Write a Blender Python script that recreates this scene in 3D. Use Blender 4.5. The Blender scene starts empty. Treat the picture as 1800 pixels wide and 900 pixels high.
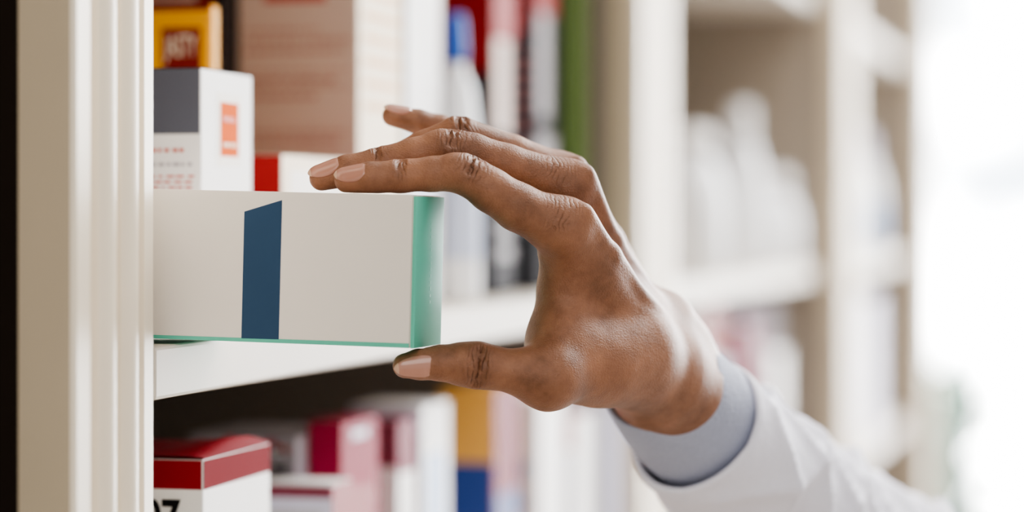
import bpy, bmesh, math, random
import numpy as np
from mathutils import Vector, Matrix, Euler
random.seed(4)
COL = bpy.context.scene.collection
# ---------------------------------------------------------------- camera frame
F = 4444.0; HY = 394.0
A = math.radians(13.9)
CAM = Vector((.3019, -.7495, .0389))
FWD = Vector((-math.sin(A), math.cos(A), 0)); RGT = Vector((math.cos(A), math.sin(A), 0)); UP = Vector((0, 0, 1))
def at(px, py, d): return CAM + RGT*((px-900)/F*d) + FWD*d + UP*((HY-py)/F*d)
def camdir(r, u, t): return (RGT*r + UP*u - FWD*t).normalized()

# ---------------------------------------------------------------- materials
def s2l(c):
    return tuple(((v/255)/12.92 if v/255 <= .04045 else ((v/255+.055)/1.055)**2.4) for v in c)
MC = {}
def mat(name, rgb, rough=.6, var=.06, scale=60, bump=0.0, spec=.12, sheen=0):
    if name in MC: return MC[name]
    m = bpy.data.materials.new(name); m.use_nodes = True
    nt = m.node_tree; b = nt.nodes['Principled BSDF']
    c = s2l(rgb)
    tc = nt.nodes.new('ShaderNodeTexCoord'); n = nt.nodes.new('ShaderNodeTexNoise')
    n.inputs['Scale'].default_value = scale; n.inputs['Detail'].default_value = 4
    nt.links.new(tc.outputs['Object'], n.inputs['Vector'])
    mx = nt.nodes.new('ShaderNodeMix'); mx.data_type = 'RGBA'
    mx.inputs['A'].default_value = (*[v*(1-var) for v in c], 1)
    mx.inputs['B'].default_value = (*[min(1, v*(1+var)) for v in c], 1)
    nt.links.new(n.outputs['Fac'], mx.inputs['Factor']); nt.links.new(mx.outputs['Result'], b.inputs['Base Color'])
    b.inputs['Roughness'].default_value = rough
    b.inputs['Specular IOR Level'].default_value = spec
    if sheen: b.inputs['Sheen Weight'].default_value = sheen
    if bump:
        bp = nt.nodes.new('ShaderNodeBump'); bp.inputs['Strength'].default_value = bump; bp.inputs['Distance'].default_value = .001
        nt.links.new(n.outputs['Fac'], bp.inputs['Height']); nt.links.new(bp.outputs['Normal'], b.inputs['Normal'])
    MC[name] = m; return m
M = dict(
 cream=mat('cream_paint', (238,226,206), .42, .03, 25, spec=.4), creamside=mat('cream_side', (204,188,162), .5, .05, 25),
 shelf=mat('shelf_paint', (208,200,188), .5, .03, 30, spec=.2), inner=mat('inner_panel', (156,144,130), .6, .06, 12),
 dark=mat('dark_panel', (36,28,22), .6, .2, 14), backp=mat('brown_panel', (66,58,52), .6, .1, 14), greyin=mat('grey_panel', (96,93,92), .6, .06, 12),
 white=mat('white_card', (240,238,236), .5, .02, 80), offw=mat('warm_white_card', (238,231,222), .5, .015, 80),
 grey=mat('slate_card', (94,96,106), .5, .03, 80), orange=mat('orange_ink', (222,104,44), .7, .1, 200, spec=.02),
 redt=mat('red_ink', (206,84,62), .5, .05, 200), lgrey=mat('light_grey_ink', (180,176,180), .5),
 green=mat('teal_card', (104,196,172), .5, .03, 90, spec=.12), greenl=mat('teal_emboss', (114,202,178), .5),
 blue=mat('navy_ink', (56,80,108), .45, .03, 90), red=mat('red_card', (144,30,30), .6, .05, 60),
 dred=mat('crimson_card', (142,28,38), .5, .05, 60), dred_dim=mat('dimmed_crimson_card', (118,16,26), .7, .05, 60, spec=.04), creamc=mat('cream_card', (238,220,192), .5, .03, 60),  # crimson copy painted darker to offset grazing light on the lid's top and front
 pinkish=mat('rose_beige_card', (188,166,154), .55, .05, 60), rosetxt=mat('rose_ink', (166,126,116), .5, .15, 30), rose=mat('rose_band', (170,84,78), .5),
 yellow=mat('yellow_card', (234,166,40), .45, .04, 60), maroon=mat('maroon_ink', (126,30,20), .5), black=mat('black_ink', (18,16,18), .5), blk=mat('black_card', (34,32,36), .6, .1, 60, spec=.05),
 bcap=mat('blue_plastic', (44,98,190), .4, spec=.3), wplas=mat('white_plastic', (246,247,250), .35, spec=.4), lblue=mat('pale_blue_ink', (150,176,214), .4),
 palel=mat('pale_label', (208,216,236), .5),
 lime=mat('lime_card', (76,92,46), .6, .15, 60, spec=.05), magenta=mat('magenta_card', (146,32,58), .6, .05, 60),
 drose=mat('dusky_rose_card', (134,66,80), .6, .05, 60), lilac=mat('lilac_card', (214,212,228), .5, .04, 60),
 yel2=mat('amber_card', (226,170,88), .5, .05, 60), nblue=mat('royal_blue_card', (56,76,136), .5, .05, 60),
 pgrey=mat('pale_grey_card', (190,186,190), .5, .05, 40), mgrey=mat('mid_grey_card', (140,134,136), .5, .05, 40),
 dgreen=mat('dark_green_glass', (16,48,22), .25, spec=.5), floor=mat('floor_tile', (170,160,150), .4, .06, 4),
 wall=mat('wall_paint', (222,220,216), .7, .03, 6), ceil=mat('ceiling_paint', (240,240,240), .8, .02, 6),
 leaf=mat('leaf', (150,178,164), .6, .2, 20), pot=mat('pot', (170,160,150), .6, .05, 20),
)

# ---------------------------------------------------------------- mesh helpers
def mesh_obj(name, bm_or_data, mats, parent=None, smooth=False, loc=None):
    me = bpy.data.meshes.new(name)
    if isinstance(bm_or_data, bmesh.types.BMesh):
        bm_or_data.to_mesh(me); bm_or_data.free()
    else: me.from_pydata(*bm_or_data)
    for m in (mats if isinstance(mats, (list, tuple)) else [mats]): me.materials.append(m)
    o = bpy.data.objects.new(name, me); COL.objects.link(o)
    if parent:
        o.parent = parent
        me.transform(Matrix.Translation(-root_loc(parent)))
    if smooth: me.polygons.foreach_set('use_smooth', [True]*len(me.polygons))
    me.update(); return o
def root_loc(o):
    v = Vector(o.location)
    while o.parent: o = o.parent; v += o.location
    return v
def thing(name, label, cat, loc, group=None):
    o = bpy.data.objects.new(name, None); o.empty_display_size = .02; COL.objects.link(o); o.location = loc
    o['label'] = label; o['category'] = cat
    if group: o['group'] = group
    return o
def bbox_bm(bm, x0, x1, y0, y1, z0, z1, bev=.0, mi=None, seg=2):
    r = bmesh.ops.create_cube(bm, size=1)
    for v in r['verts']:
        v.co = Vector(((x0+x1)/2+v.co.x*(x1-x0), (y0+y1)/2+v.co.y*(y1-y0), (z0+z1)/2+v.co.z*(z1-z0)))
    if bev:
        es = list(set(e for v in r['verts'] for e in v.link_edges))
        bmesh.ops.bevel(bm, geom=es, offset=bev, segments=seg, affect='EDGES', profile=.5)
def simple_box(name, m, x0, x1, y0, y1, z0, z1, parent=None, bev=.001, loc=None):
    bm = bmesh.new(); bbox_bm(bm, x0, x1, y0, y1, z0, z1, bev)
    return mesh_obj(name, bm, m, parent, loc=loc)
def lathe(name, cx, cy, prof, m, parent=None, n=32):
    vs, fs = [], []
    for (r, z) in prof:
        for i in range(n):
            a = 2*math.pi*i/n; vs.append((cx+r*math.cos(a), cy+r*math.sin(a), z))
    for j in range(len(prof)-1):
        for i in range(n):
            a, b = j*n+i, j*n+(i+1) % n; fs.append((a, b, b+n, a+n))
    fs.append(tuple(range(n))[::-1]); fs.append(tuple((len(prof)-1)*n+i for i in range(n)))
    return mesh_obj(name, (vs, [], fs), m, parent, smooth=True)
def quad_on(bm, face, box, a0, a1, z0, z1, mi, off=.00015):
    x0, x1, y0, y1 = box
    if face == 'near': pts = [(a0, y0-off, z0), (a1, y0-off, z0), (a1, y0-off, z1), (a0, y0-off, z1)]
    else: pts = [(x1+off, a0, z0), (x1+off, a1, z0), (x1+off, a1, z1), (x1+off, a0, z1)]
    f = bm.faces.new([bm.verts.new(p) for p in pts]); f.material_index = mi
def carton(label, x0, x1, y0, y1, z0, z1, near, front, top, decals=(), group=None, name='medicine_carton', cat='box', bev=.0006):
    """decals: (face, a0, a1, z0, z1, mat) in world units, later ones lie over earlier ones"""
    r = thing(name, label, cat, ((x0+x1)/2, (y0+y1)/2, z0), group)
    mats = []
    def mi(m):
        if m not in mats: mats.append(m)
        return mats.index(m)
    bm = bmesh.new(); tz = z1-.0008
    bbox_bm(bm, x0, x1, y0, y1, z0+.0002, tz, bev)
    bm.normal_update()
    for f in bm.faces:
        n = f.normal
        f.material_index = mi(top if n.z > .7 else (front if abs(n.x) > abs(n.y) else near))
    for i, dc in enumerate(decals):
        quad_on(bm, dc[0], (x0, x1, y0, y1), dc[1], dc[2], dc[3], dc[4], mi(dc[5]), .0001+min(i, 5)*.00006)
    mesh_obj('carton_body', bm, mats, r)
    nv = 7; vs = []; fs = []
    for j in range(nv):
        for i in range(nv):
            u, v = i/(nv-1), j/(nv-1)
            vs.append((x0+.0005+(x1-x0-.001)*u, y0+.0005+(y1-y0-.001)*v, tz+.0003+.0008*math.sin(math.pi*v)*math.sin(math.pi*u)**.5*.8))
    for j in range(nv-1):
        for i in range(nv-1):
            a = j*nv+i; fs.append((a, a+1, a+nv+1, a+nv))
    mesh_obj('top_flap', (vs, [], fs), top, r, smooth=True)
    return r
def text_obj(s, size, m, origin, ux, uz, parent, name='printed_lettering', bold=.0):
    cu = bpy.data.curves.new('t', 'FONT'); cu.body = s; cu.size = size; cu.offset = bold; cu.align_x = 'CENTER'; cu.align_y = 'CENTER'
    t = bpy.data.objects.new('t', cu); COL.objects.link(t)
    dg = bpy.context.evaluated_depsgraph_get(); me = bpy.data.meshes.new_from_object(t.evaluated_get(dg))
    bpy.data.objects.remove(t)
    ux, uz = Vector(ux), Vector(uz); n = ux.cross(uz)
    mt = Matrix(((ux.x, uz.x, n.x, origin[0]), (ux.y, uz.y, n.y, origin[1]), (ux.z, uz.z, n.z, origin[2]), (0, 0, 0, 1)))
    me.transform(mt); me.transform(Matrix.Translation(-root_loc(parent)))
    me.materials.clear(); me.materials.append(m); me.name = name
    o = bpy.data.objects.new(name, me); COL.objects.link(o); o.parent = parent
    return o
def words(face, a0, a1, z0, z1, rows, m, lo=.002, hi=.009, fill=.5, ragged=False):
    out = []; h = (z1-z0)/rows
    for r_ in range(rows):
        z = z1-(r_+1)*h; a = a0; end = a1 if not ragged else a1-(a1-a0)*random.choice([0, 0, .1, .3, .6])
        if ragged and random.random() < .12: continue
        while a < end-.001:
            w = random.uniform(lo, hi); e = min(a+w, end)
            out.append((face, a, e, z, z+h*fill, m)); a = e+random.uniform(.0006, .0016)
    return out

# ---------------------------------------------------------------- setting
def structure(o): o['kind'] = 'structure'; return o
structure(simple_box('floor', M['floor'], -.6, 3.0, -2, 5, -1.05, -1.0, bev=0))
structure(simple_box('ceiling', M['ceil'], -.6, 3.0, -.2, 5, 1.7, 1.75, bev=0))
structure(simple_box('wall_left', M['wall'], -.46, -.40, -1.4, 4.7, -1.0, 1.7, bev=0))
bm = bmesh.new(); bbox_bm(bm, -.40, -.25, 4.6, 4.7, -1, 1.7); bbox_bm(bm, -.25, 3, 4.6, 4.7, 1.5, 1.7); bbox_bm(bm, -.25, 3, 4.6, 4.7, -1, -.85)
structure(mesh_obj('wall_back', bm, M['wall']))
gm = bpy.data.materials.new('daylit_glazing'); gm.use_nodes = True; nt = gm.node_tree
b = nt.nodes['Principled BSDF']; b.inputs['Base Color'].default_value = (.9, .93, 1, 1)
tc = nt.nodes.new('ShaderNodeTexCoord'); nz = nt.nodes.new('ShaderNodeTexNoise'); nz.inputs['Scale'].default_value = 3.2
nt.links.new(tc.outputs['Object'], nz.inputs['Vector']); rp = nt.nodes.new('ShaderNodeValToRGB')
rp.color_ramp.elements[0].position = .34; rp.color_ramp.elements[0].color = (.08, .10, .12, 1); rp.color_ramp.elements[1].position = .52; rp.color_ramp.elements[1].color = (1, 1, 1, 1)
nt.links.new(nz.outputs['Fac'], rp.inputs['Fac']); nt.links.new(rp.outputs['Color'], b.inputs['Emission Color']); b.inputs['Emission Strength'].default_value = 20
w = structure(simple_box('window_1', M['wall'], -.25, -.2, 4.58, 4.66, -.85, 1.5))
simple_box('window_pane', gm, -.2, 2.95, 4.62, 4.63, -.85, 1.5, w, bev=0)
simple_box('window_mullion', M['wall'], 1.2, 1.24, 4.58, 4.64, -.85, 1.5, w)

# ---------------------------------------------------------------- shelving
XB = -.32
def pilaster(parent, y0, y1, xf, z0=-.95, z1=1.2, thick=.018):
    prof = [(xf-thick, y0), (xf-.0015, y0), (xf, y0+.0015)]
    W = y1-y0
    def Y(t): return y0+W*t
    prof += [(xf, Y(.18))]
    cuts = [(.18, .28, 'g'), (.28, .48, 'b'), (.48, .56, 'g'), (.56, .76, 'b'), (.76, .86, 'g')]
    for a, b_, k in cuts:
        for i in range(1, 11):
            t = i/10
            yy = Y(a+(b_-a)*t); h = math.sin(math.pi*t)
            prof.append((xf + (-.0046*h if k == 'g' else .0026*h), yy))
    prof += [(xf, y1-.0015), (xf-.0015, y1), (xf-thick, y1)]
    vs = [(x, y, z) for z in (z0, z1) for x, y in prof]; n = len(prof)
    fs = [(i, (i+1) % n, (i+1) % n+n, i+n) for i in range(n)] + [tuple(range(n))[::-1], tuple(range(n, 2*n))]
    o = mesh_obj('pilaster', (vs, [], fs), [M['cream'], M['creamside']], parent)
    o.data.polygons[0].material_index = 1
    return o
def shelf_board(parent, y0, y1, z, t=.017):
    return simple_box('shelf', [M['shelf']], XB, 0, y0, y1, z-t, z, parent, .0012)
def unit(label, y0, y1, pw, xf, shelves, inner, endpil=None):
    r = thing('shelving_unit', label, 'shelving unit', (XB/2, (y0+y1)/2, -.95))
    pilaster(r, y0, y0+pw, xf)
    ye = y0+pw
    simple_box('side_panel', inner[0], XB, xf-.0182, y0+.004, ye-.002, -.95, 1.2, r)
    simple_box('back_panel', inner[1], XB-.012, XB-.0002, y0, y1, -.95, 1.2, r)
    for z in shelves: shelf_board(r, ye+.0002, y1-.0002, z)
    if endpil:
        pilaster(r, y1, y1+endpil, xf)
        simple_box('side_panel', inner[0], XB, xf-.0182, y1+.004, y1+endpil-.002, -.95, 1.2, r)
    return r
u0 = unit('dark shelving bay left of the fluted cream pilaster nearest the viewer', -.50, -.0622, .05, 0, (-.19, .26), (M['dark'], M['dark']))
simple_box('dark_sheet', M['dark'], XB, -.0184, -.0617, -.0584, -.95, 1.2, u0, .0003)  # thin dark-coloured sheet over the near face of the next side panel
unit('cream shelving bay with fluted pilaster that the hand takes the white box from', -.062, .7578, .062, 0, (-.19, 0, .263), (M['inner'], M['backp']))
unit('middle shelving bay behind the wrist holding white bottles', .758, 1.6998, .111, .01, (-.22, 0, .263), (M['inner'], M['greyin']))
unit('farthest shelving bay beside the bright window', 1.70, 2.70, .11, .028, (-.22, 0, .263), (M['inner'], M['greyin']), endpil=.1)
# ---------------------------------------------------------------- top shelf products
g = 'cartons on the middle shelf'
x0, x1, y0, y1 = -.10, -.02, .093, .146
dec = [('front', .1085, .134, .0600, .0865, M['offw']), ('front', .1120, .1312, .0635, .0832, M['orange']), ('near', x0+.001, x1-.0004, .0709, .0940, M['grey'])]
dec += words('near', -.060, -.0265, .0645, .0668, 1, M['redt'], .0008, .002, .55)
dec += words('near', -.060, -.0215, .0595, .0620, 1, M['lgrey'], .001, .003, .5)
dec += words('near', -.060, -.0215, .042, .0505, 4, M['lgrey'], .001, .004, .35)
dec += words('near', -.060, -.0225, .0515, .0575, 3, M['redt'], .001, .003, .35)
dec += words('front', .114, .129, .067, .070, 1, M['creamc'], .001, .003, .5)
dec += words('front', .114, .129, .076, .080, 1, M['redt'], .002, .005, .5)
carton('white carton with slate grey upper half and orange square on its front', x0, x1, y0, y1, .0002, .095, M['white'], M['white'], M['grey'], dec, g)
r = carton('yellow carton with maroon label and brown top behind the grey and white carton', -.13, -.0575, .203, .2125, .0002, .128, M['yellow'], M['yellow'], M['maroon'],
   [('near', -.0790, -.062, .0985, .1178, M['maroon']), ('near', -.129, -.058, .1245, .1268, M['maroon'])], g, bev=.002)
text_obj('JASTY', .0125, M['creamc'], (-.0705, .2025, .1100), (.42, 0, 0), (0, 0, 1), r, bold=.0001)
carton('rose beige carton with dark edge standing between yellow carton and tall printed carton', -.15, -.088, .307, .33, .0002, .19, M['pinkish'], M['blk'], M['pinkish'], [('near', -.096, -.0885, .01, .185, M['blk']), ('near', -.104, -.096, .01, .185, M['maroon'])]+words('near', -.145, -.106, .12, .18, 6, M['rose']), g)
carton('low red carton with cream front just above the held box', -.055, -.02, .180, .271, .0002, .0667, M['red'], M['creamc'], M['creamc'], [('front', .19, .255, .045, .06, M['offw'])], g)
dec = []
zt = .127
while zt > .01:
    hh = random.choice([.0012, .0016, .0022]); dec += words('near', -.083, -.034, zt-hh*2, zt, 1, M['rosetxt'], .001, .004, .5, True); zt -= hh*2+random.choice([0, .0005, .003])
dec += [('near', -.074, -.045, .137, .147, M['rose'])] + words('front', .32, .375, .09, .16, 7, M['yel2'], .004, .01, .3)
carton('tall rose beige carton covered in fine brown print', -.086, -.03, .312, .378, .0002, .20, M['pinkish'], M['creamc'], M['pinkish'], dec, g)
carton('tall plain white carton between the printed carton and blue-capped bottle', -.08, -.03, .386, .4466, .0002, .19, M['mgrey'], M['white'], M['white'], [('front', .40, .435, .05, .09, M['palel'])], g)
def bottle(label, cx, cy, z, r0, h, body, cap, name='medicine_bottle', capfrac=.2, neck=.5, lab=None, group=None, capr=.55):
    r = thing(name, label, 'bottle', (cx, cy, z), group)
    hb = h*(1-capfrac)
    P = [(r0*.9, z+.0004), (r0, z+.003), (r0, z+hb*.55), (r0*.94, z+hb*.7), (r0*.72, z+hb*.9), (r0*neck, z+hb*.97), (r0*neck, z+hb)]
    lathe('bottle_body', cx, cy, P, body, r)
    lathe('bottle_cap', cx, cy, [(r0*capr, z+hb+.0003), (r0*capr*1.02, z+hb+h*capfrac*.3), (r0*capr*.9, z+h*.97), (r0*capr*.7, z+h)], cap, r)
    if lab: lathe('bottle_label', cx, cy, [(r0*1.01, z+hb*.18), (r0*1.012, z+hb*.19), (r0*1.012, z+hb*.5), (r0*1.01, z+hb*.51)], lab, r)
    return r
bottle('slim white bottle with bright blue cap behind the raised fingers', -.0275, .4655, .0, .0122, .1435, M['wplas'], M['bcap'], capfrac=.17, lab=M['palel'], capr=.44, neck=.42)
dec = [('near', -.0595, -.0304, .120, .2, M['red']), ('front', .553, .585, .088, .15, M['pinkish']), ('front', .5525, .5965, .138, .2, M['red'])] + words('front', .556, .594, .02, .07, 4, M['mgrey'])
carton('tall black carton with red upper part beside the blue-capped bottle', -.060, -.03, .5516, .598, .0002, .205, M['blk'], M['blk'], M['red'], dec, g)
dec = [('near', -.06, -.0304, .148, .2, M['red']), ('front', .652, .682, .10, .2, M['mgrey']), ('front', .648, .694, .160, .2, M['red']), ('front', .648, .694, .075, .09, M['mgrey'])] + words('near', -.058, -.032, .09, .14, 6, M['rose'])
carton('tall black carton with short red top next to the lime green carton', -.06, -.03, .6453, .696, .0002, .205, M['blk'], M['blk'], M['red'], dec, g)
carton('tall lime green carton at the far end of the middle shelf', -.056, -.021, .705, .752, .0002, .22, M['lime'], M['lime'], M['lime'], [('near', -.05, -.025, .02, .06, M['blk'])], g)

# ---------------------------------------------------------------- lower shelf products
zb = -.1898; g = 'cartons on the lower shelf'
r = carton('white carton with glossy crimson lid at the lower left', -.085, -.01, .0686, .138, zb, -.0412, M['white'], M['white'], M['dred_dim'],
   [('near', -.0846, -.0104, -.0525, -.0424, M['dred']), ('front', .069, .1376, -.0525, -.0424, M['dred_dim'])], g)
text_obj('07', .0165, M['black'], (-.0252, .0686-.0005, -.0628), (.82, 0, 0), (0, 0, 1), r, bold=.0005)
vs = []; fs = []; n = 25
for i in range(n):
    t = i/(n-1); y = .0692+t*.0682; hh = .0046*math.sin(math.pi*t)**1.2
    vs += [(-.0104, y, -.0424), (-.0098, y, -.0415+hh), (-.016, y, -.0411+hh*.8), (-.026, y, -.0411+hh*.3), (-.038, y, -.0411)]
for i in range(n-1):
    for k in range(4): a = i*5+k; fs.append((a, a+5, a+6, a+1))
mesh_obj('arched_lid_flap', (vs, [], fs), M['dred_dim'], r, smooth=True)
carton('low white carton with crimson front edge behind the crimson-lidded carton', -.048, -.015, .2286, .255, zb, -.0663, M['lilac'], M['dred'], M['white'], [('near', -.045, -.02, -.1, -.078, M['pgrey']), ('near', -.047, -.0154, -.0725, -.0675, M['drose'])], g)
dec = []
for _ in range(22):
    xx = random.uniform(-.085, -.05); zz = random.uniform(-.075, -.054); dec.append(('near', xx, xx+random.uniform(.003, .008), zz, zz+.003, random.choice([M['rose'], M['drose'], M['white'], M['blk']])))
carton('mottled grey carton with faded rose blotches on its side', -.09, -.042, .262, .325, zb, -.0498, M['mgrey'], M['pgrey'], M['mgrey'], dec, g)
carton('thin magenta carton beside the mottled grey carton', -.041, -.0262, .275, .3287, zb, -.045, M['magenta'], M['magenta'], M['magenta'], [('front', .28, .322, -.12, -.075, M['dred']), ('front', .29, .312, -.054, -.050, M['lilac'])], g)
carton('dusky rose carton with white lower half', -.07, -.025, .3558, .384, zb, -.0506, M['drose'], M['drose'], M['drose'], [('near', -.069, -.0255, -.15, -.072, M['white']), ('front', .356, .3836, -.15, -.075, M['white'])], g)
carton('lilac white carton left of the amber and blue carton', -.06, -.024, .392, .44, zb, -.0463, M['lilac'], M['white'], M['white'], [('front', .40, .43, -.12, -.07, M['lblue']), ('near', -.059, -.026, -.09, -.06, M['mgrey'])], g)
carton('amber topped carton with royal blue lower part', -.0460, -.0160, .50, .55, zb, -.045, M['yel2'], M['drose'], M['yel2'], [('near', -.0455, -.0165, -.18, -.083, M['nblue']), ('front', .502, .548, -.18, -.1, M['nblue'])], g)
carton('plain white carton right of the amber and blue carton', -.036, -.010, .57, .635, zb, -.0544, M['lilac'], M['white'], M['white'], words('near', -.034, -.014, -.15, -.08, 4, M['lblue']), g)
carton('white carton with red band along its top', -.045, -.010, .66, .715, zb, -.070, M['white'], M['white'], M['red'], [('near', -.0445, -.0104, -.09, -.0715, M['redt'])], g)
carton('pale lilac carton at the far end of the lower shelf', -.045, -.001, .725, .754, zb, -.065, M['lilac'], M['lilac'], M['white'], [('near', -.04, -.01, -.15, -.11, M['pgrey'])], g)

# ---------------------------------------------------------------- middle bay
g2 = 'white bottles in the middle bay'
bottle('broad white bottle at the left of the middle bay', -.036, 1.20, 0, .028, .114, M['wplas'], M['white'], capfrac=.16, group=g2, capr=.7)
bottle('tallest white bottle in the middle bay', -.040, 1.48, 0, .020, .145, M['wplas'], M['white'], capfrac=.2, group=g2)
bottle('short white bottle nearest the far pilaster of the middle bay', -.030, 1.61, 0, .026, .088, M['wplas'], M['white'], capfrac=.2, group=g2, capr=.7)
bottle('small grey bottle with cream label set back in the middle bay', -.09, 1.34, 0, .014, .07, M['mgrey'], M['pgrey'], capfrac=.2, lab=M['creamc'], group=g2)
g3 = 'grey cartons standing at the back of the middle bay'
for i, (xa, xb, ya, yb, h, mm, lb) in enumerate([(-.2, -.11, 1.12, 1.26, .17, 'mgrey', 'mid grey tall carton behind the broad white bottle'), (-.19, -.12, 1.48, 1.56, .21, 'mgrey', 'grey carton behind the short white bottle')]):
    carton(lb, xa, xb, ya, yb, .0002, h, M[mm], M[mm], M['pgrey'], [('near', xa+.01, xb-.01, h*.5, h*.7, M['lgrey'])], g3)
g4 = 'cartons on the lower shelf of the middle bay'
cl = [('white', 'white'), ('pinkish', 'rose beige'), ('lilac', 'lilac'), ('white', 'white'), ('drose', 'dusky rose'), ('pgrey', 'pale grey'), ('lilac', 'lilac')]
pos = ['nearest the wrist', 'second from the wrist', 'third from the wrist', 'in the middle of the row', 'third from the far pilaster', 'second from the far pilaster', 'against the far pilaster']
for i, (mm, cn) in enumerate(cl):
    ya = .93+i*.107; h = [-.04, -.03, -.065, -.025, -.045, -.075, -.03][i]
    carton('%s carton under the white bottles, %s' % (cn, pos[i]), -.11, [-.02, -.03, -.015, -.035, -.02, -.01, -.03][i], ya, ya+.085, -.2198, h, M[mm], M[['white', 'pinkish', 'lilac', 'rose', 'drose', 'white', 'mgrey'][i]], M['white'], [('near', -.1, -.04, -.12, -.08, M['redt' if i % 3 == 1 else 'pgrey'])], g4)
g5 = 'bottles in the farthest bay'
bottle('tall white bottle in the farthest bay', -.03, 2.1, 0, .03, .17, M['wplas'], M['white'], group=g5)
bottle('white bottle with blue label in the farthest bay', -.03, 2.35, 0, .03, .15, M['wplas'], M['lilac'], lab=M['lblue'], group=g5)
carton('royal blue carton on the lower shelf of the farthest bay', -.12, -.02, 1.9, 2.15, -.2198, -.06, M['nblue'], M['nblue'], M['nblue'], [('near', -.11, -.03, -.15, -.1, M['lilac'])])
carton('pale grey carton on the lower shelf of the farthest bay', -.12, -.02, 2.3, 2.5, -.2198, -.05, M['pgrey'], M['lilac'], M['pgrey'], [('near', -.11, -.03, -.15, -.1, M['drose'])])
bottle('dark green bottle in the dark bay at the left edge', -.046, -.105, -.1898, .026, .19, M['dgreen'], M['blk'], capfrac=.15)

# plant by the window
PX = -.08
pr = thing('potted_plant', 'pale grey-green leafy plant standing on the floor before the window', 'plant', (PX, 3.6, -1.0))
lathe('plant_pot', PX, 3.6, [(.09, -.9995), (.13, -.72), (.135, -.70), (.12, -.70), (.115, -.73)], M['pot'], pr)
bm = bmesh.new()
for k in range(620):
    th = random.uniform(0, 6.283); el = random.uniform(-.1, 1.45); L = random.uniform(.07, .16)
    base = Vector((PX+random.gauss(0, .06), 3.6+random.gauss(0, .06), random.uniform(-.62, -.27)))
    d = Vector((math.cos(th)*math.cos(el), math.sin(th)*math.cos(el), math.sin(el))); s = d.cross(Vector((0, 0, 1))).normalized()*L*.2
    tip = base+d*L+Vector((0, 0, -.03)); mid = base+d*L*.5
    v = [bm.verts.new(p) for p in (base, mid+s, tip, mid-s)]
    bm.faces.new(v)
mesh_obj('foliage', bm, M['leaf'], pr)
for k in range(4):
    th = k*1.6; simple_box('stem', M['leaf'], PX+.03*math.cos(th)-.004, PX+.03*math.cos(th)+.004, 3.6+.03*math.sin(th)-.004, 3.6+.03*math.sin(th)+.004, -.73, -.36, pr)

# ---------------------------------------------------------------- the held box
L, W, H = .125, .040, .0488
TILT = math.radians(1.45)
corner = at(727, 614, .80)
hb = bpy.data.objects.new('medicine_box', None); COL.objects.link(hb)
hb['label'] = 'long white box with navy stripe and teal end held between thumb and fingers'; hb['category'] = 'box'
R = Euler((0, TILT, 0)).to_matrix()
hb.rotation_euler = (0, TILT, 0)
hb.location = corner - R @ Vector((L/2, -W/2, 0))
def local_obj(name, data, mats, smooth=False):
    o = mesh_obj(name, data, mats, None, smooth); o.parent = hb; return o
def plan_prism(pts, z0, z1):
    bm = bmesh.new(); vv = [bm.verts.new((x, y, z0)) for x, y in pts]; f = bm.faces.new(vv)
    ex = bmesh.ops.extrude_face_region(bm, geom=[f])
    for v in ex['geom']:
        if isinstance(v, bmesh.types.BMVert): v.co.z = z1
    bmesh.ops.recalc_face_normals(bm, faces=bm.faces[:])
    return bm
rr = .009
arc = [(L/2-rr+rr*math.cos(t), W/2-rr+rr*math.sin(t)) for t in [math.pi/2*i/10 for i in range(11)]]
pts = [(-L/2, -W/2), (L/2-.0012, -W/2)] + [(x-.0008, y-.0006) for x, y in arc] + [(-L/2, W/2-.0006)]
bm = plan_prism(pts, .0003, H)
bm.normal_update()
es = [e for e in bm.edges if len(e.link_faces) == 2 and e.calc_face_angle(0) > .8]
bmesh.ops.bevel(bm, geom=es, offset=.0004, segments=2, affect='EDGES')
bm.normal_update()
for f in bm.faces: f.material_index = 1 if f.normal.z < -.7 else 0
def nq(a0, a1, za, zb_, zc, zd, mi, off=.00012):
    f = bm.faces.new([bm.verts.new(p) for p in ((a0, -W/2-off, za), (a1, -W/2-off, zb_), (a1, -W/2-off, zc), (a0, -W/2-off, zd))]); f.material_index = mi
nq(L/2-.0577, L/2-.0450, .0014, .0015, .0462, .0422, 2)
nq(-L/2+.0004, L/2-.0015, .0003, .0003, .0018, .0013, 1, .0001)
local_obj('carton_body', bm, [M['offw'], M['green'], M['blue']])
epts = [(L/2-.0011, -W/2-.0001), (L/2-.0003, -W/2-.0001), (L/2, -W/2+.0004)] + arc
inner = [(x-.0006, y-.0004) for x, y in arc][::-1]
bm = plan_prism(epts+inner+[(L/2-.0006, -W/2+.002)], .0002, H-.0004)
o = local_obj('end_flap', bm, [M['green']])
for p_ in o.data.polygons:
    if abs(p_.normal.z) < .5: p_.use_smooth = p_.normal.y > -.5 and p_.normal.x > .02
bm = bmesh.new(); zz = .014
while zz < .040:
    bbox_bm(bm, L/2-.0002, L/2+.00008, -W/2+.0170, -W/2+.0180, zz, zz+random.choice([.0005, .0009, .0012])); zz += .0021
local_obj('embossed_code', bm, [M['greenl']])

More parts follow.
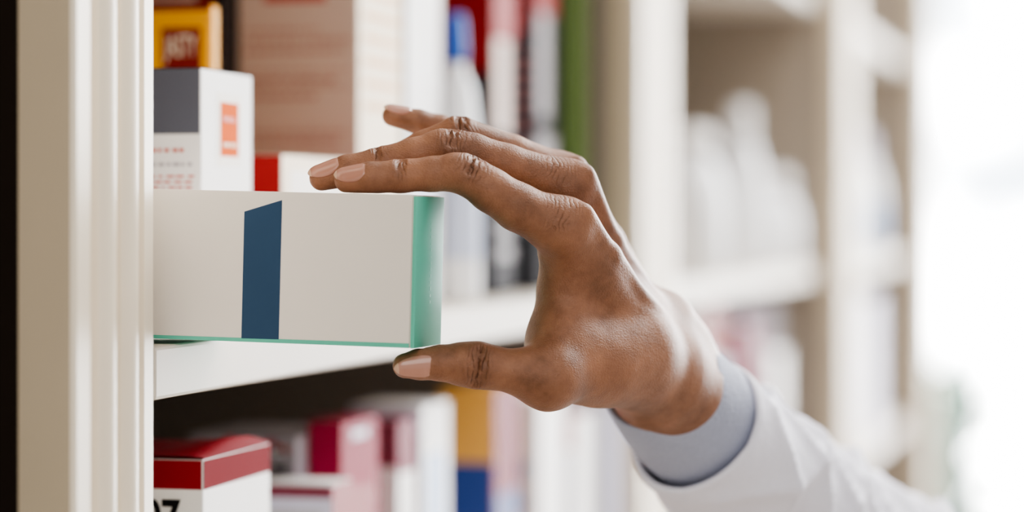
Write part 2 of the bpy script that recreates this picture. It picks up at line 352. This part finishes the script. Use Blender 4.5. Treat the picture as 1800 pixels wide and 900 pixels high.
# ---------------------------------------------------------------- the hand (implicit surface)
h = .0006
P = {}
P['index'] = [(610,317,.812,.0041),(650,313,.8115,.0050),(705,309,.812,.0053),(760,306,.812,.0055),(800,303,.812,.0061),(822,307,.812,.0066),(862,334,.813,.0070),(910,364,.816,.0077),(960,388,.820,.0084),(990,399,.822,.0093)]
P['middle'] = [(566,313,.826,.0042),(610,301,.826,.0051),(668,289,.827,.0056),(728,274,.827,.0057),(770,263,.828,.0062),(790,261,.828,.0067),(830,270,.830,.0066),(890,290,.833,.0068),(960,315,.838,.0076),(997,328,.840,.0088)]
P['ring'] = [(620,312,.843,.0042),(690,285,.843,.0053),(745,258,.843,.0053),(806,236,.843,.0061),(900,270,.85,.0062),(985,312,.858,.0081)]
P['pinky'] = [(690,204,.862,.0036),(735,214,.864,.0041),(775,226,.866,.0045),(815,245,.868,.0050),(890,282,.872,.0056),(970,318,.874,.0075)]
P['thumb'] = [(712,643,.809,.0040),(740,640,.810,.0049),(775,638,.811,.0056),(812,640,.812,.0068),(838,642,.812,.0074),(862,646,.813,.0069),(910,654,.814,.0071),(962,665,.818,.0092)]
palm_chains = [
 [(990,399,.822,.0092),(1035,472,.836,.0096),(1105,575,.858,.0114)],
 [(997,328,.840,.0083),(1044,446,.856,.0088),(1112,570,.872,.0104)],
 [(985,312,.858,.0080),(1046,440,.875,.0088),(1120,565,.888,.0104)],
 [(970,318,.874,.0072),(1040,446,.89,.0090),(1128,575,.9,.0104)],
 [(1075,520,.862,.0118),(1110,585,.870,.0140),(1148,642,.876,.0164),(1176,680,.886,.0184),(1226,730,.91,.0200),(1290,790,.935,.0212)],
 [(984,450,.828,.0060),(992,515,.834,.0074),(988,590,.832,.0086),(972,650,.82,.0084)],
 [(962,665,.818,.0090),(1030,645,.835,.0104),(1100,640,.852,.0126),(1155,660,.872,.0160)],
 [(1030,500,.843,.0108),(1045,600,.848,.0118),(1110,630,.858,.0138)],
]
def conv(ch): return [(np.array(at(a, b_, c)), r_) for a, b_, c, r_ in ch]
PC = {k: conv(v) for k, v in P.items()}
PALM = [conv(c) for c in palm_chains]
allp = [(p, r_) for c in list(PC.values())+PALM for p, r_ in c]
lo = np.min([p-r_-.006 for p, r_ in allp], axis=0); hi = np.max([p+r_+.006 for p, r_ in allp], axis=0)
N = np.ceil((hi-lo)/h).astype(int)+1
ax = [lo[i]+h*np.arange(N[i]) for i in range(3)]
def smin(a_, b_, k):
    hh = np.maximum(k-np.abs(a_-b_), 0)/k
    return np.minimum(a_, b_) - hh*hh*k*.25
def seg(Fd, a_, ra, b_, rb, k, margin=.014):
    l_ = np.minimum(a_-ra, b_-rb)-margin; u_ = np.maximum(a_+ra, b_+rb)+margin
    i0 = np.maximum(((l_-lo)/h).astype(int), 0); i1 = np.minimum(((u_-lo)/h).astype(int)+2, N)
    sl = tuple(slice(i0[i], i1[i]) for i in range(3))
    X = ax[0][sl[0]][:, None, None]-a_[0]; Y = ax[1][sl[1]][None, :, None]-a_[1]; Z = ax[2][sl[2]][None, None, :]-a_[2]
    ba = b_-a_; t = np.clip((X*ba[0]+Y*ba[1]+Z*ba[2])/np.dot(ba, ba), 0, 1)
    d = np.sqrt((X-t*ba[0])**2+(Y-t*ba[1])**2+(Z-t*ba[2])**2)-(ra+(rb-ra)*t)
    Fd[sl] = smin(Fd[sl], d.astype(np.float32), k)
def carve(Fd, pts, r_, k):
    """smooth groove along a polyline"""
    for a_, b_ in zip(pts[:-1], pts[1:]):
        l_ = np.minimum(a_, b_)-r_-.006; u_ = np.maximum(a_, b_)+r_+.006
        i0 = np.maximum(((l_-lo)/h).astype(int), 0); i1 = np.minimum(((u_-lo)/h).astype(int)+2, N)
        sl = tuple(slice(i0[i], i1[i]) for i in range(3))
        X = ax[0][sl[0]][:, None, None]-a_[0]; Y = ax[1][sl[1]][None, :, None]-a_[1]; Z = ax[2][sl[2]][None, None, :]-a_[2]
        ba = b_-a_; t = np.clip((X*ba[0]+Y*ba[1]+Z*ba[2])/np.dot(ba, ba), 0, 1)
        d = np.sqrt((X-t*ba[0])**2+(Y-t*ba[1])**2+(Z-t*ba[2])**2)-r_
        Fd[sl] = -smin(-Fd[sl], d.astype(np.float32), k)
def field(chains, k):
    Fd = np.full(tuple(N), .02, np.float32)
    for c in chains:
        for (a_, ra), (b_, rb) in zip(c[:-1], c[1:]): seg(Fd, a_, ra, b_, rb, k)
    return Fd
palm = field(PALM, .0066)
ub = conv([(1172,560,.884,.0085),(1186,596,.889,.010)]); seg(palm, ub[0][0], .0085, ub[1][0], .010, .011)
fl = conv([(986,602,.829,.0086),(1058,634,.842,.0112),(1110,610,.853,.0128)])
seg(palm, fl[0][0], .0086, fl[1][0], .0112, .009); seg(palm, fl[1][0], .0112, fl[2][0], .0128, .009)
nd = np.array(camdir(.72, .5, .48))
for ci in (0, 1, 2):
    c = PALM[ci]; q = [p+nd*(r_+.0003) for p, r_ in c]
    seg(palm, q[0], .0024, q[1], .0018, .0035); seg(palm, q[1], .0018, q[2], .0012, .0035)
total = None
for k_, c in PC.items():
    f_ = smin(palm, field([c], .0016), .0042 if k_ != 'thumb' else .0065)
    total = f_ if total is None else smin(total, f_, .0006)
    del f_
def groove(ch, i, dors, ang, s_off, depth, gr):
    p, r_ = PC[ch][i]; p1 = PC[ch][i+1][0]; p0 = PC[ch][i-1][0]
    a_ = (p1-p0); a_ /= np.linalg.norm(a_); d_ = np.array(dors); d_ = d_-a_*d_.dot(a_); d_ /= np.linalg.norm(d_); s_ = np.cross(a_, d_)
    pts = []
    for t in np.linspace(-ang, ang, 9):
        pts.append(p+a_*(s_off*(1-.6*(t/ang)**2))+(d_*math.cos(t)+s_*math.sin(t))*(r_+gr-depth))
    carve(total, pts, gr, .0008)
dv = camdir(.05, .8, .6)
for ch, i in (('index', 5), ('middle', 5)):
    for so, dp in ((-.0034, .0006), (-.0012, .0009), (.0011, .0009), (.0032, .0006)): groove(ch, i, dv, .8, so, dp, .0006)
groove('index', 2, dv, .7, -.0007, .0006, .0006); groove('index', 2, dv, .7, .0011, .0005, .0006); groove('middle', 2, dv, .7, 0, .0006, .0006)
groove('ring', 3, dv, .7, .0013, .0007, .0006); groove('ring', 3, dv, .7, -.0013, .0007, .0006)
tv = camdir(0, -.05, 1)
for so, dp in ((-.0026, .0006), (-.0004, .0010), (.0019, .0008)): groove('thumb', 4, tv, 1.0, so, dp, .0007)
Ri = np.array(R.transposed()); c0 = np.array(hb.location)
X = ax[0][:, None, None]-c0[0]; Y = ax[1][None, :, None]-c0[1]; Z = ax[2][None, None, :]-c0[2]
lx = Ri[0, 0]*X+Ri[0, 1]*Y+Ri[0, 2]*Z; lz = Ri[2, 0]*X+Ri[2, 1]*Y+Ri[2, 2]*Z; ly = Y+0*X
g_ = .0003
bd = np.maximum(np.maximum(np.abs(lx)-(L/2+g_+.0004), np.abs(ly)-(W/2+g_)), np.abs(lz-H/2)-(H/2+g_))
total = np.maximum(total, -bd.astype(np.float32))
def surface_nets(Fd):
    S = Fd < 0; nx, ny, nz = S.shape
    cnt = np.zeros((nx-1, ny-1, nz-1), np.int8)
    for i in (0, 1):
        for j in (0, 1):
            for k in (0, 1): cnt += S[i:nx-1+i, j:ny-1+j, k:nz-1+k]
    act = (cnt > 0) & (cnt < 8); idx = np.full(act.shape, -1, np.int64); I = np.argwhere(act); idx[act] = np.arange(len(I))
    acc = np.zeros((len(I), 3)); num = np.zeros(len(I))
    cs = [(i, j, k) for i in (0, 1) for j in (0, 1) for k in (0, 1)]
    for a_ in cs:
        for b_ in cs:
            if b_ > a_ and sum(abs(u-v) for u, v in zip(a_, b_)) == 1:
                va = Fd[I[:, 0]+a_[0], I[:, 1]+a_[1], I[:, 2]+a_[2]]; vb = Fd[I[:, 0]+b_[0], I[:, 1]+b_[1], I[:, 2]+b_[2]]
                m = (va < 0) != (vb < 0); t = va[m]/(va[m]-vb[m])
                acc[m] += np.array(a_)+t[:, None]*(np.array(b_)-np.array(a_)); num[m] += 1
    V = (I+acc/num[:, None])*h+lo
    Q = []
    for axn in range(3):
        sl0 = [slice(1, -1)]*3; sl0[axn] = slice(0, -1); sl1 = list(sl0); sl1[axn] = slice(1, None)
        s0 = S[tuple(sl0)]; s1 = S[tuple(sl1)]; E = np.argwhere(s0 != s1)
        off = np.ones(3, int); off[axn] = 0; E0 = E+off; u, v = (axn+1) % 3, (axn+2) % 3
        def g2_(du, dv_):
            c = E0.copy(); c[:, u] -= du; c[:, v] -= dv_; return idx[c[:, 0], c[:, 1], c[:, 2]]
        q = np.stack([g2_(1, 1), g2_(0, 1), g2_(0, 0), g2_(1, 0)], 1)
        flip = ~S[E0[:, 0], E0[:, 1], E0[:, 2]]
        q[flip] = q[flip][:, ::-1]; Q.append(q)
    return V, np.concatenate(Q)
V, Q = surface_nets(total)
print('hand', V.shape, Q.shape, N)
pr_ = bpy.data.objects.new('person', None); COL.objects.link(pr_)
pr_.location = at(1190, 680, .885); pr_['category'] = 'person'
pr_['label'] = 'right hand with white coat sleeve and grey cuff pulling out the striped box'
hand = mesh_obj('hand_and_forearm', (V.tolist(), [], Q.tolist()), bpy.data.materials.new('skin'), pr_, smooth=True)
sm = hand.modifiers.new('smooth', 'SMOOTH'); sm.factor = .5; sm.iterations = 3
joints = []
def J(ch, i, dors, rad, wd, st=1.0):
    p, r_ = PC[ch][i]; p0 = PC[ch][i-1][0]; p1 = PC[ch][i+1][0] if i+1 < len(PC[ch]) else p
    axd = p1-p0; axd /= np.linalg.norm(axd); joints.append((p, axd, np.array(dors), rad, wd, st))
J('index', 5, dv, .011, .0048); J('index', 2, dv, .008, .0026, .7); J('middle', 5, dv, .0105, .0048); J('middle', 2, dv, .008, .0026, .7)
J('ring', 3, dv, .010, .004); J('thumb', 4, tv, .013, .0038, 1)
J('index', 8, camdir(.4, .6, .6), .013, .006, .5); J('middle', 8, camdir(.4, .6, .6), .013, .006, .5)
cs_ = np.zeros(len(V), np.float32); cm_ = np.zeros(len(V), np.float32)
for p, axd, d_, rad, wd, st in joints:
    q = V-p; s = q@axd; rad_v = q-s[:, None]*axd; rl = np.linalg.norm(rad_v, axis=1)+1e-9
    dn = (rad_v/rl[:, None])@d_
    m = st*np.exp(-(s/wd)**2)*np.clip((dn-.1)/.7, 0, 1)*(rl < rad)
    s = s - .0012*np.sign(s)*(1-np.clip(dn, 0, 1))
    up = m > cm_; cs_[up] = s[up]; cm_[up] = m[up]
for nm, arr in (('crease_s', cs_), ('crease_m', cm_)):
    at_ = hand.data.attributes.new(nm, 'FLOAT', 'POINT'); at_.data.foreach_set('value', arr.astype(np.float32))
sk = hand.data.materials[0]; sk.use_nodes = True; nt = sk.node_tree; b = nt.nodes['Principled BSDF']
def node(t, **kw):
    n_ = nt.nodes.new(t)
    for k, v in kw.items(): setattr(n_, k, v)
    return n_
tc = node('ShaderNodeTexCoord'); n1 = node('ShaderNodeTexNoise'); n1.inputs['Scale'].default_value = 60; n1.inputs['Detail'].default_value = 8; n1.inputs['Roughness'].default_value = .66
n2 = node('ShaderNodeTexNoise'); n2.inputs['Scale'].default_value = 700; n2.inputs['Detail'].default_value = 4
vo = node('ShaderNodeTexVoronoi', feature='DISTANCE_TO_EDGE'); vo.inputs['Scale'].default_value = 1000
nd_ = node('ShaderNodeTexNoise'); nd_.inputs['Scale'].default_value = 220
for n_ in (n1, n2, nd_): nt.links.new(tc.outputs['Object'], n_.inputs['Vector'])
wv = node('ShaderNodeVectorMath', operation='MULTIPLY_ADD'); wv.inputs[1].default_value = (.003, .003, .003)
nt.links.new(nd_.outputs['Color'], wv.inputs[0]); nt.links.new(tc.outputs['Object'], wv.inputs[2])
nt.links.new(wv.outputs[0], vo.inputs['Vector'])
rp = node('ShaderNodeValToRGB'); rp.color_ramp.elements[0].position = .30; rp.color_ramp.elements[1].position = .70
rp.color_ramp.elements[0].color = (*s2l((112,74,52)), 1); rp.color_ramp.elements[1].color = (*s2l((162,114,86)), 1)
nt.links.new(n1.outputs['Fac'], rp.inputs['Fac'])
am = node('ShaderNodeAttribute', attribute_name='crease_m'); as_ = node('ShaderNodeAttribute', attribute_name='crease_s')
def mth(op, a_, b_=None, clamp=False):
    n_ = node('ShaderNodeMath', operation=op); n_.use_clamp = clamp
    for i, v in enumerate((a_, b_)):
        if v is None: continue
        if isinstance(v, (int, float)): n_.inputs[i].default_value = v
        else: nt.links.new(v, n_.inputs[i])
    return n_.outputs[0]
n3 = node('ShaderNodeTexNoise'); n3.inputs['Scale'].default_value = 190; n3.inputs['Detail'].default_value = 1; nt.links.new(tc.outputs['Object'], n3.inputs['Vector'])
n4 = node('ShaderNodeTexNoise'); n4.inputs['Scale'].default_value = 330; nt.links.new(tc.outputs['Object'], n4.inputs['Vector'])
ph = mth('ADD', mth('MULTIPLY', as_.outputs['Fac'], math.pi/.0015), mth('MULTIPLY', n3.outputs['Fac'], 8.0))
sn = mth('POWER', mth('ABSOLUTE', mth('SINE', ph)), .45)
amp = mth('MULTIPLY', mth('SUBTRACT', n4.outputs['Fac'], .33), 4.0, True)
cr = mth('MULTIPLY', mth('MULTIPLY', mth('SUBTRACT', 1.0, sn), am.outputs['Fac']), amp)
mx = node('ShaderNodeMix', data_type='RGBA'); mx.inputs['B'].default_value = (*s2l((72,42,30)), 1)
fac = mth('ADD', mth('MULTIPLY', am.outputs['Fac'], .26), mth('MULTIPLY', cr, .6))
nt.links.new(fac, mx.inputs['Factor']); nt.links.new(rp.outputs['Color'], mx.inputs['A']); nt.links.new(mx.outputs['Result'], b.inputs['Base Color'])
cell = mth('MINIMUM', mth('MULTIPLY', vo.outputs['Distance'], 4.0), 1.0)
hgt = mth('ADD', mth('MULTIPLY', cr, -1.2), mth('ADD', mth('MULTIPLY', cell, .11), mth('MULTIPLY', n2.outputs['Fac'], .18)))
bp = node('ShaderNodeBump'); bp.inputs['Strength'].default_value = .85; bp.inputs['Distance'].default_value = .0006
nt.links.new(hgt, bp.inputs['Height']); nt.links.new(bp.outputs['Normal'], b.inputs['Normal'])
b.inputs['Roughness'].default_value = .47; b.inputs['Specular IOR Level'].default_value = .45
b.inputs['Subsurface Weight'].default_value = .08; b.inputs['Subsurface Radius'].default_value = (1, .35, .2); b.inputs['Subsurface Scale'].default_value = .0015
nm_ = mat('fingernail', (184,134,116), .14, .05, 300, spec=.8); nw = mat('nail_edge', (206,172,150), .2, .02, 300)
def nail(ch, normal, back, fwd, wfac, ang=54, lift=.00015):
    (t, rt), (b1, rb) = PC[ch][0], PC[ch][1]
    t, b1 = Vector(t), Vector(b1); axd = (t-b1).normalized(); n_ = Vector(normal); n_ = (n_-axd*n_.dot(axd)).normalized(); s_ = axd.cross(n_)
    nu, nv = 25, 33; vs = []; fs = []; mi = []
    for j in range(nv):
        v = j/(nv-1)
        for i in range(nu):
            u = 2*i/(nu-1)-1
            prof = max(0.0, 1-abs(2*v-1)**2.2)**.55
            wn = prof*.92
            dist = -back+(back+fwd)*v
            q = max(0, -dist)/max(1e-6, (t-b1).length); rad = rt+(rb-rt)*min(q, 1.0)
            if dist > 0: rad = rt*math.sqrt(max(.30, 1-(dist/(rt*1.35))**2))
            a_ = math.radians(ang)*u*wn*wfac
            e = max(0, (max(abs(u), (1-2*v) if v < .5 else 0)-.7)/.3)
            vs.append(t+axd*dist+(n_*math.cos(a_)+s_*math.sin(a_))*(rad+lift+.00016-.0005*e*e))
    for j in range(nv-1):
        for i in range(nu-1):
            a_ = j*nu+i; fs.append((a_, a_+1, a_+nu+1, a_+nu)); mi.append(1 if j >= nv-4 else 0)
    o = bpy.data.objects.new('fingernail', bpy.data.meshes.new('fingernail')); me = o.data
    me.from_pydata([tuple(v) for v in vs], [], fs); me.materials.append(nm_); me.materials.append(nw)
    me.polygons.foreach_set('material_index', mi); me.polygons.foreach_set('use_smooth', [True]*len(fs))
    me.transform(Matrix.Translation(-pr_.location)); COL.objects.link(o); o.parent = hand
    so = o.modifiers.new('thick', 'SOLIDIFY'); so.thickness = .0004; so.offset = 0
nail('index', camdir(-.1, .6, .76), .0074, .0036, 1)
nail('middle', camdir(-.1, .74, .62), .0074, .0038, 1)
nail('pinky', camdir(-.2, .85, .45), .0058, .0036, 1)
nail('thumb', camdir(0, -.16, 1), .0112, .0040, 1.05)

# ---------------------------------------------------------------- cuff and sleeve
def tube(name, pts, m, parent, n=128, fold=0, thick=.0012, seed=0, sub=8, close_end=False):
    rnd = random.Random(seed); ph_ = [rnd.uniform(0, 6.28) for _ in range(6)]
    Pn = [(at(a_, b_, c), r_) for a_, b_, c, r_ in pts]
    dense = []
    for i in range(len(Pn)-1):
        p0 = Pn[max(i-1, 0)]; p1 = Pn[i]; p2 = Pn[i+1]; p3 = Pn[min(i+2, len(Pn)-1)]
        for k in range(sub):
            t = k/sub
            def cr_(a0, a1, a2, a3): return a1*1.0+(a2-a0)*(.5*t)+(a0*2-a1*5+a2*4-a3)*(.5*t*t)+(a1*3-a0-a2*3+a3)*(.5*t**3)
            dense.append((cr_(p0[0], p1[0], p2[0], p3[0]), cr_(p0[1], p1[1], p2[1], p3[1])))
    dense.append(Pn[-1])
    rings = []; arcl = 0
    for i, (p, r_) in enumerate(dense):
        if i: arcl += (p-dense[i-1][0]).length
        d = (dense[min(i+1, len(dense)-1)][0]-dense[max(i-1, 0)][0]).normalized()
        u = d.cross(UP).normalized(); v = u.cross(d)
        ring = []
        for k in range(n):
            a_ = 2*math.pi*k/n
            w1 = math.sin(1*a_+ph_[2]+arcl*120+1.2*math.sin(2*a_)); w2 = math.sin(2*a_+ph_[1]-arcl*80)
            f_ = 1+fold*min(1, .15+arcl/.025)*(.4*math.sin(3*a_+ph_[0]+12*arcl)+.8*(1-abs(w1))**2+.6*(1-abs(w2))**2-.5)
            ring.append((p, (u*math.cos(a_)+v*math.sin(a_)), r_*f_))
        rings.append(ring)
    vs = []
    k0 = min(len(rings)-1, 5)
    for j in range(k0, -1, -1): vs += [p+dr*(rr_-thick*1.6) for p, dr, rr_ in rings[j]]
    nr = k0+1
    vs += [p+dr*(rr_-thick*.5)-(dense[1][0]-dense[0][0]).normalized()*thick*.7 for p, dr, rr_ in rings[0]]; nr += 1
    for ring in rings: vs += [p+dr*rr_ for p, dr, rr_ in ring]; nr += 1
    fs = []
    for j in range(nr-1):
        for k in range(n): a_ = j*n+k; b_ = j*n+(k+1) % n; fs.append((a_, b_, b_+n, a_+n))
    if close_end: fs.append(tuple((nr-1)*n+k for k in range(n)))
    return mesh_obj(name, ([tuple(v) for v in vs], [], fs), m, parent, smooth=True)
shirt = mat('shirt_cotton', (164,169,188), .8, .10, 700, .5, .2, .2); coat = mat('coat_cotton', (230,229,240), .85, .04, 400, .3, .2, .2)
tube('shirt_cuff', [(1160,664,.884,.0216),(1188,702,.895,.0231),(1228,742,.908,.0244),(1285,790,.928,.0250)], shirt, pr_, fold=.018, seed=3)
tube('coat_sleeve', [(1222,748,.904,.0268),(1290,808,.924,.0284),(1351,857,.948,.0294),(1440,930,.985,.031),(1560,1020,1.03,.034),(1720,1130,1.10,.040),(1950,1290,1.2,.048)], coat, pr_, fold=.17, seed=8, thick=.0016, close_end=True, sub=14)

# ---------------------------------------------------------------- light, world, camera
w = bpy.data.worlds.new('world'); bpy.context.scene.world = w; w.use_nodes = True
bg = w.node_tree.nodes['Background']; bg.inputs[0].default_value = (1, .97, .94, 1); bg.inputs[1].default_value = .72
def area(name, loc, tgt, size, e, col=(1, 1, 1)):
    l = bpy.data.lights.new(name, 'AREA'); l.energy = e; l.size = size; l.color = col
    o = bpy.data.objects.new(name, l); COL.objects.link(o); o.location = loc
    o.rotation_euler = (Vector(tgt)-Vector(loc)).to_track_quat('-Z', 'Y').to_euler(); return o
area('daylight', (.9, 1.3, 1.3), (.08, .1, 0), .9, 36, (1, .985, .965))
area('room_fill', (.7, -1.8, .9), (.0, .1, 0), 1.2, 11, (1, .95, .88))
area('rear_bay_fill', (1.3, 2.4, .5), (-.1, 1.7, 0), 1.0, 32, (.96, .98, 1))  # lamp added to brighten the rear bays, not a real source
cd = bpy.data.cameras.new('cam'); cam = bpy.data.objects.new('cam', cd); COL.objects.link(cam)
cam.location = CAM; cam.rotation_euler = (math.radians(90), 0, A)
cd.sensor_width = 36; cd.clip_start = .01
cd.lens = F/1800*36; cd.shift_y = -(450-HY)/1800
cd.dof.use_dof = True; cd.dof.focus_distance = .820; cd.dof.aperture_fstop = 4.3
bpy.context.scene.camera = cam
try:
    bpy.context.scene.view_settings.look = 'AgX - Medium High Contrast'
except Exception as e: print('look', e)
